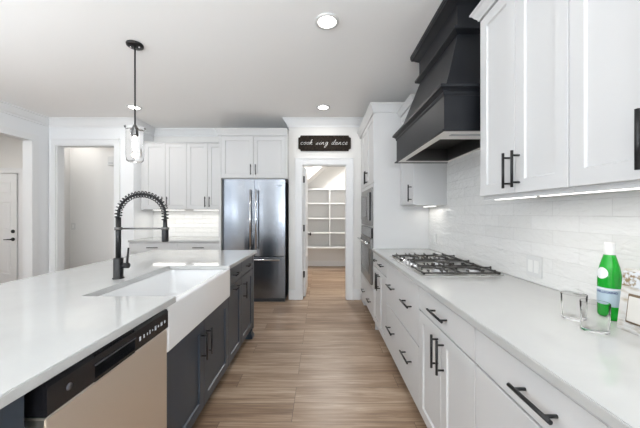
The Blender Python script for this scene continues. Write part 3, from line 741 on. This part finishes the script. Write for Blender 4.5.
# spring wound on that arc
def along(path, s):
    Ls = [0]
    for a, b_ in zip(path, path[1:]): Ls.append(Ls[-1]+(b_-a).length)
    s *= Ls[-1]
    for i in range(len(path)-1):
        if s <= Ls[i+1] or i == len(path)-2:
            f = (s-Ls[i])/max(1e-9, Ls[i+1]-Ls[i]); return path[i].lerp(path[i+1], f), (path[i+1]-path[i]).normalized()
turns = 25; pts = []
for k in range(turns*12+1):
    s_ = k/(turns*12); p_, d_ = along(path, s_); yv = Vector((0, 1, 0)); nv = d_.cross(yv).normalized(); a = 2*PI*k/12
    pts.append(p_+yv*math.cos(a)*.018+nv*math.sin(a)*.018)
MB().tube(pts, .0030, 6).build('spring', BLACK, t)
hx = fxx+2*R_
MB().lathe([(0, .10), (.011, .10), (.012, .06), (.013, .055), (.0155, .048), (.019, .035), (.0195, -.03), (.017, -.036), (0, -.036)], (hx, fy, 1.172), 20).build('spray_head', BLACK, t)
m = MB().tube([(fxx, fy, 1.216), (hx, fy, 1.216)], .0055)
m.lathe([(.017, -.009), (.021, -.009), (.021, .009), (.017, .009)], (fxx, fy, 1.216), 20, close=True).lathe([(.012, -.008), (.0225, -.008), (.0225, .008), (.012, .008)], (hx, fy, 1.216), 20, close=True)
m.build('support_arm', SILVER, t)
m = MB().tube([(fxx+.02, fy, .992), (fxx+.062, fy, .992)], .0165, 16).tube([(fxx+.052, fy, .99), (fxx+.056, fy, 1.04), (fxx+.062, fy, 1.10)], [.0075, .0065, .0055])
m.build('lever', BLACK, t)

# ---------------------------------------------------------------- tumblers, bottle, decorative frame
for gx, gy, lab, sc_ in ((.918, .955, 'clear glass tumbler nearer the camera, in front of the green bottle', 1), (.945, 1.065, 'clear glass tumbler behind the other one, left of the green bottle', .97)):
    m = MB().lathe([(0, 0), (.033, 0), (.036, .003), (.0385, .095*sc_), (.0378, .0965*sc_), (.0365, .095*sc_), (.0338, .012), (.030, .009), (0, .009)], (gx, gy, .9143), 36)
    # faceted band: shallow vertical flutes
    for v in m.b.verts:
        r = math.hypot(v.co.x-gx, v.co.y-gy)
        if r > .0345 and .92 < v.co.z < .99: 
            a = math.atan2(v.co.y-gy, v.co.x-gx); k = 1-.02*abs(math.sin(a*9)); v.co.x = gx+(v.co.x-gx)*k; v.co.y = gy+(v.co.y-gy)*k
    tag(m.build('glass_tumbler', THICKGL), lab, 'glass', 'glass tumblers')
bxx, byy, bz = 1.078, 1.065, .9143
t = thing('water_bottle', (bxx, byy, bz), 'green glass bottle of mineral water with white cap and pale blue label', 'bottle')
MB().lathe([(0, .004), (.028, 0), (.0325, .004), (.034, .014), (.034, .146), (.033, .166), (.028, .196), (.021, .223), (.0152, .244), (.0145, .256), (0, .256)], (bxx, byy, bz), 36).build('glass_body', GREEN, t)
MB().lathe([(0, .284), (.0135, .284), (.0155, .281), (.0158, .256), (.0165, .252), (.0165, .240), (.0156, .238)], (bxx, byy, bz), 28).build('cap', PORC, t)
lo = MB().lathe([(.0343, .052), (.0347, .053), (.0347, .118), (.0343, .119)], (bxx, byy, bz), 48, close=True).build('label', LABELM, t)
MB().lathe([(.0348, .112), (.0350, .112), (.0350, .116), (.0348, .116)], (bxx, byy, bz), 48, close=True).build('label_stripe', LABELW, lo)
# neck label: an oval patch wrapped on the shoulder, facing the camera side
def wrap(a, z, r): return (bxx+r*math.cos(a), byy+r*math.sin(a), bz+z)
A0 = math.atan2(-byy, -bxx)
t2 = bmesh.new(); vs = []
N = 24
def rad(z): # shoulder radius
    P = [(.014, .034), (.146, .034), (.166, .033), (.196, .028), (.223, .021), (.244, .0152)]
    for (z0_, r0), (z1_, r1) in zip(P, P[1:]):
        if z0_ <= z <= z1_: return r0+(r1-r0)*(z-z0_)/(z1_-z0_)
    return .0375
cen = None; rings_ = []
for q in range(0, 6):
    f = q/5
    rings_.append([t2.verts.new(wrap(A0-.72+.62*f*math.cos(2*PI*k/N), .172+.021*f*math.sin(2*PI*k/N), rad(.172+.021*f*math.sin(2*PI*k/N))*1.0+.0012)) for k in range(N)])
for a_, b_ in zip(rings_[1:], rings_[2:]):
    for k in range(N): t2.faces.new((a_[k], a_[(k+1) % N], b_[(k+1) % N], b_[k]))
t2.faces.new(rings_[1])
mm = MB(); mm.merge(t2); mm.build('neck_label', LABELW, t)
def text_mesh(s, size):
    cu = bpy.data.curves.new('txt', 'FONT'); cu.body = s; cu.size = size; cu.extrude = 0; cu.offset = .0004; cu.align_x = 'CENTER'; cu.align_y = 'CENTER'; cu.resolution_u = 3
    o = bpy.data.objects.new('txt', cu); C.objects.link(o)
    dg = bpy.context.evaluated_depsgraph_get(); me = bpy.data.meshes.new_from_object(o.evaluated_get(dg))
    bpy.data.objects.remove(o); return me
def wrapped_text(s, size, ac, zc):
    me = text_mesh(s, size); b_ = bmesh.new(); b_.from_mesh(me); bmesh.ops.triangulate(b_, faces=b_.faces)
    r = .0353
    for v in b_.verts:
        a = ac + v.co.x/r; v.co = Vector((bxx+r*math.cos(a), byy+r*math.sin(a), bz+zc+v.co.y))
    mm = MB(); mm.merge(b_); return mm.build('label_text', INK, lo)
wrapped_text('S.PELLEGRINO', .0105, A0-.30, .103)
t = thing('decorative_frame', (1.04, .9, .9143), 'small whitewashed wood frame with a brown-edged square centre, right of the bottle', 'picture frame')
ya, yb = .80, .985
# leaning slightly back against nothing: built as a thick standing frame, its face turned to the room
def lean(x, y, z): return (x+(z-.9143)*.12, y, z)
def lbox(x0, x1, ya_, yb_, z0, z1):
    m = MB().box(x0, x1, ya_, yb_, z0, z1, bev=.0015)
    for v in m.b.verts: v.co = Vector(lean(*v.co))
    return m
lbox(1.020, 1.045, ya, yb, .9148, 1.118).build('board', WASH, t)
m = lbox(1.014, 1.0198, ya+.03, yb-.030, .945, 1.040); m.build('square_border', WALNUT, t)
m = lbox(1.010, 1.0138, ya+.036, yb-.036, .952, 1.033); m.build('square_centre', M('cream_centre', (.62, .60, .56), .5), t)
m = lbox(1.0165, 1.0198, ya+.004, yb-.003, 1.062, 1.113); m.build('top_band', SPECK, t)
m = MB()
for k in range(3):
    q = lbox(1.0165, 1.0198, ya+.004, yb-.004, .922+k*.012, .928+k*.012); m.merge(q.b)
m.build('lower_slats', WASH, t)

# ---------------------------------------------------------------- outlets, switches
def plate(fr, u, v, wd, ht, label, cat, nm, gangs=1, grp=None):
    p = fr.p(u, v-ht/2, .003); t = thing(nm, p, label, cat, grp)
    m = MB(); fr.box(m, u-wd/2, u+wd/2, v-ht/2, v+ht/2, .0003, .006, .0015); m.build('plate', PORC, t)
    for g in range(gangs):
        uc = u+(g-(gangs-1)/2)*.046
        m = MB(); fr.box(m, uc-.017, uc+.017, v-.034, v+.034, .0062, .009, .001); m.build('socket' if nm == 'wall_outlet' else 'rocker', M('insert', (.8, .8, .78), .3), t)
FWR = Fr('R', XR-.0085)
plate(FWR, 1.615, 1.008, .118, .116, 'white double outlet plate on the right backsplash beside the cooktop', 'outlet', 'wall_outlet', 2, 'wall outlets')
plate(FWR, 3.02, 1.04, .072, .116, 'white outlet plate on the right backsplash between cooktop and oven tower', 'outlet', 'wall_outlet', 1, 'wall outlets')
plate(Fr('B', 5.1), -4.43, 1.08, .072, .116, 'white light switch on the hallway wall through the left doorway', 'switch', 'light_switch', 1)
t = thing('door_chime', (-3.72, 5.08, 2.16), 'small white chime box high on the hallway wall through the left doorway', 'chime')
MB().box(-3.78, -3.66, 5.045, 5.0995, 2.16, 2.32, bev=.004).build('cover', PORC, t)
MB().box(-3.76, -3.68, 5.040, 5.0445, 2.19, 2.21).build('grille', GREYP, t)

# ---------------------------------------------------------------- pantry shelving
t = thing('pantry_shelving', (0, 6.9, .5), 'white built-in shelving on the back wall of the pantry', 'shelf')
for z in (.50, .85, 1.19, 1.55, 1.885): MB().box(-.55, .979, 6.70, 7.10, z-.012, z+.012).build('shelf', TRIM, t)
for x_ in (.20, -.56): MB().box(x_, x_+.02, 6.70, 7.10, .512, 1.873 if x_ > 0 else 1.82).build('divider', TRIM, t)

# ---------------------------------------------------------------- sign with handwriting
t = thing('wall_sign', (.055, 4.32, 2.255), 'dark wooden sign with white script reading cook sing dance, over the pantry door', 'sign')
sx0, sx1, sz0, sz1 = -.343, .452, 2.256, 2.488; r = .035
P = []
for cx, cz_, a0 in ((sx0, sz0, PI/2), (sx1, sz0, PI), (sx1, sz1, -PI/2), (sx0, sz1, 0)):
    for k in range(7): a = a0-PI/2*k/6; P.append((cx+r*math.cos(a), cz_+r*math.sin(a)))
MB().prism(P, 'y', 4.306, 4.3295).build('board', SIGNM, t)
# strokes: polylines on a unit x-height grid
L = {'c': (.62, [[(.58, .80), (.38, .98), (.12, .72), (.08, .3), (.28, .03), (.62, .12)]]),
 'o': (.66, [[(.40, .95), (.12, .75), (.08, .25), (.30, .02), (.55, .22), (.58, .7), (.40, .95), (.66, .82)]]),
 'k': (.70, [[(0, .15), (.22, 1.2), (.30, 2.0), (.18, 1.9), (.10, .9), (.08, 0)], [(.10, .45), (.42, .95), (.46, .70), (.16, .48), (.48, .02), (.72, .12)]]),
 's': (.55, [[(0, .1), (.36, 1.0), (.30, .7), (.46, .35), (.34, .02), (.05, .12)]]),
 'i': (.34, [[(.02, .12), (.20, .9), (.12, .25), (.22, .02), (.36, .15)], [(.28, 1.35), (.30, 1.42)]]),
 'n': (.74, [[(.02, .15), (.16, .92), (.10, 0), (.14, .45), (.40, .95), (.50, .75), (.44, .2), (.56, .02), (.74, .15)]]),
 'g': (.66, [[(.52, .85), (.30, .98), (.08, .6), (.14, .12), (.36, .15), (.54, .9), (.50, -.2), (.36, -1.1), (.12, -1.15), (.16, -.6), (.66, .2)]]),
 'd': (.72, [[(.52, .85), (.28, .95), (.06, .5), (.16, .04), (.38, .2), (.58, 1.0), (.68, 2.1), (.56, 1.1), (.50, .2), (.62, .02), (.74, .15)]]),
 'a': (.68, [[(.52, .85), (.28, .98), (.06, .5), (.16, .04), (.38, .2), (.54, .9), (.46, .2), (.56, .02), (.70, .15)]]),
 'e': (.60, [[(.02, .30), (.34, .52), (.44, .82), (.28, .98), (.08, .6), (.14, .12), (.36, .0), (.62, .15)]])}
def smooth(p, k=4):
    if len(p) < 3: return p
    out = []; q = [p[0]]+p+[p[-1]]
    for i in range(1, len(q)-2):
        for j in range(k):
            u = j/k; a, b_, c_, d_ = q[i-1], q[i], q[i+1], q[i+2]
            out.append(tuple(.5*((2*b_[m_])+(-a[m_]+c_[m_])*u+(2*a[m_]-5*b_[m_]+4*c_[m_]-d_[m_])*u*u+(-a[m_]+3*b_[m_]-3*c_[m_]+d_[m_])*u**3) for m_ in (0, 1)))
    return out+[p[-1]]
def script(word, x0, x1, zb, hgt):
    W_ = sum(L[c_][0]+.14 for c_ in word); sx = (x1-x0)/W_; m = MB(); cur = 0
    for c_ in word:
        for st in L[c_][1]:
            pp = [(x0+(cur+p_[0]+.22*p_[1])*sx, 4.305, zb+p_[1]*hgt) for p_ in smooth(st)]
            m.tube(pp, .0026, 6)
        cur += L[c_][0]+.14
    m.build('lettering', M('white_sign_paint', (.85, .84, .82), .5), t)
script('cook', -.315, -.125, 2.350, .037); script('sing', -.080, .110, 2.350, .037); script('dance', .155, .405, 2.350, .037)

# ---------------------------------------------------------------- recessed lights
def recessed(x, y, label, power=3):
    t = thing('recessed_ceiling_light', (x, y, H-.012), label, 'ceiling light', 'recessed ceiling lights')
    MB().lathe([(.070, 0), (.088, .001), (.090, .008), (.090, .0115), (.068, .0115), (.066, .004)], (x, y, H-.012), 32, close=True).build('trim_ring', PORC, t)
    MB().lathe([(0, .0035), (.069, .0035), (.069, .010), (0, .010)], (x, y, H-.012), 32).build('lens', LAMPM, t)
    l = bpy.data.lights.new('downlight_glow', 'AREA'); l.shape = 'DISK'; l.size = .13; l.energy = power; l.color = (1, .97, .93)
    o = bpy.data.objects.new('downlight_glow', l); C.objects.link(o); o.parent = t; o.location = (0, 0, -.004)
recessed(.045, 2.12, 'round recessed ceiling light at the top centre of the photo')
recessed(.03, 3.83, 'round recessed ceiling light before the pantry sign', 3.5)
recessed(-2.51, 3.83, 'round recessed ceiling light seen behind the pendant rod', 6)
recessed(-2.9, 1.6, 'round recessed ceiling light above the seating side of the island, out of view')
recessed(.045, .3, 'round recessed ceiling light right above the camera in the aisle')
recessed(-2.9, -1.2, 'round recessed ceiling light over the room behind the camera')
recessed(.2, 5.9, 'round recessed ceiling light inside the pantry', 40)
recessed(-4.2, 4.75, 'round recessed ceiling light in the hallway behind the left doorway', 2.8)
recessed(-5.4, 3.6, 'round recessed ceiling light in the foyer by the front door', 18)

# ---------------------------------------------------------------- pendant
px, py = -1.573, 2.41
t = thing('pendant_light', (px, py, 1.70), 'black rod pendant light with clear glass jar shade hanging over the island', 'pendant light')
MB().lathe([(0, H-.0005), (.063, H-.0005), (.066, H-.006), (.064, H-.018), (.055, H-.024), (.012, H-.026), (0, H-.026)], (px, py, 0), 32).build('canopy', BLACK, t)
m = MB()
for sx in (-.036, .036): m.lathe([(0, -.004), (.007, -.003), (.008, .0), (.006, .004)], (px+sx, py, H-.026), 12)
m.build('canopy_screws', CHROME, t)
MB().tube([(px, py, H-.025), (px, py, 2.055)], .0062, 12).build('rod', BLACK, t)
MB().lathe([(0, 2.06), (.009, 2.06), (.012, 2.045), (.021, 2.030), (.023, 2.026), (.024, 1.965), (.021, 1.958), (0, 1.958)], (px, py, 0), 24).build('socket', SILVER, t)
MB().lathe([(0, 1.9575), (.012, 1.9575), (.012, 1.945), (.015, 1.925), (.017, 1.895), (.016, 1.855), (.011, 1.835), (0, 1.828)], (px, py, 0), 24).build('bulb', BULBM, t)
prof = [(.0245, 2.022), (.05, 2.018), (.062, 2.020), (.078, 2.035), (.0785, 2.034), (.066, 2.014), (.066, 1.80), (.060, 1.752), (.045, 1.742), (0, 1.740)]
inner = [(0, 1.7425), (.0445, 1.7445), (.058, 1.754), (.0638, 1.80), (.0638, 2.013), (.05, 2.0155), (.0245, 2.0195)]
MB().lathe(prof+inner, (px, py, 0), 40).build('glass_shade', GLASS, t)
l = bpy.data.lights.new('bulb_glow', 'POINT'); l.energy = 2; l.color = (1, .88, .72); l.shadow_soft_size = .02
o = bpy.data.objects.new('bulb_glow', l); C.objects.link(o); o.parent = t; o.location = (0, 0, 1.70-1.70-.0+.10)
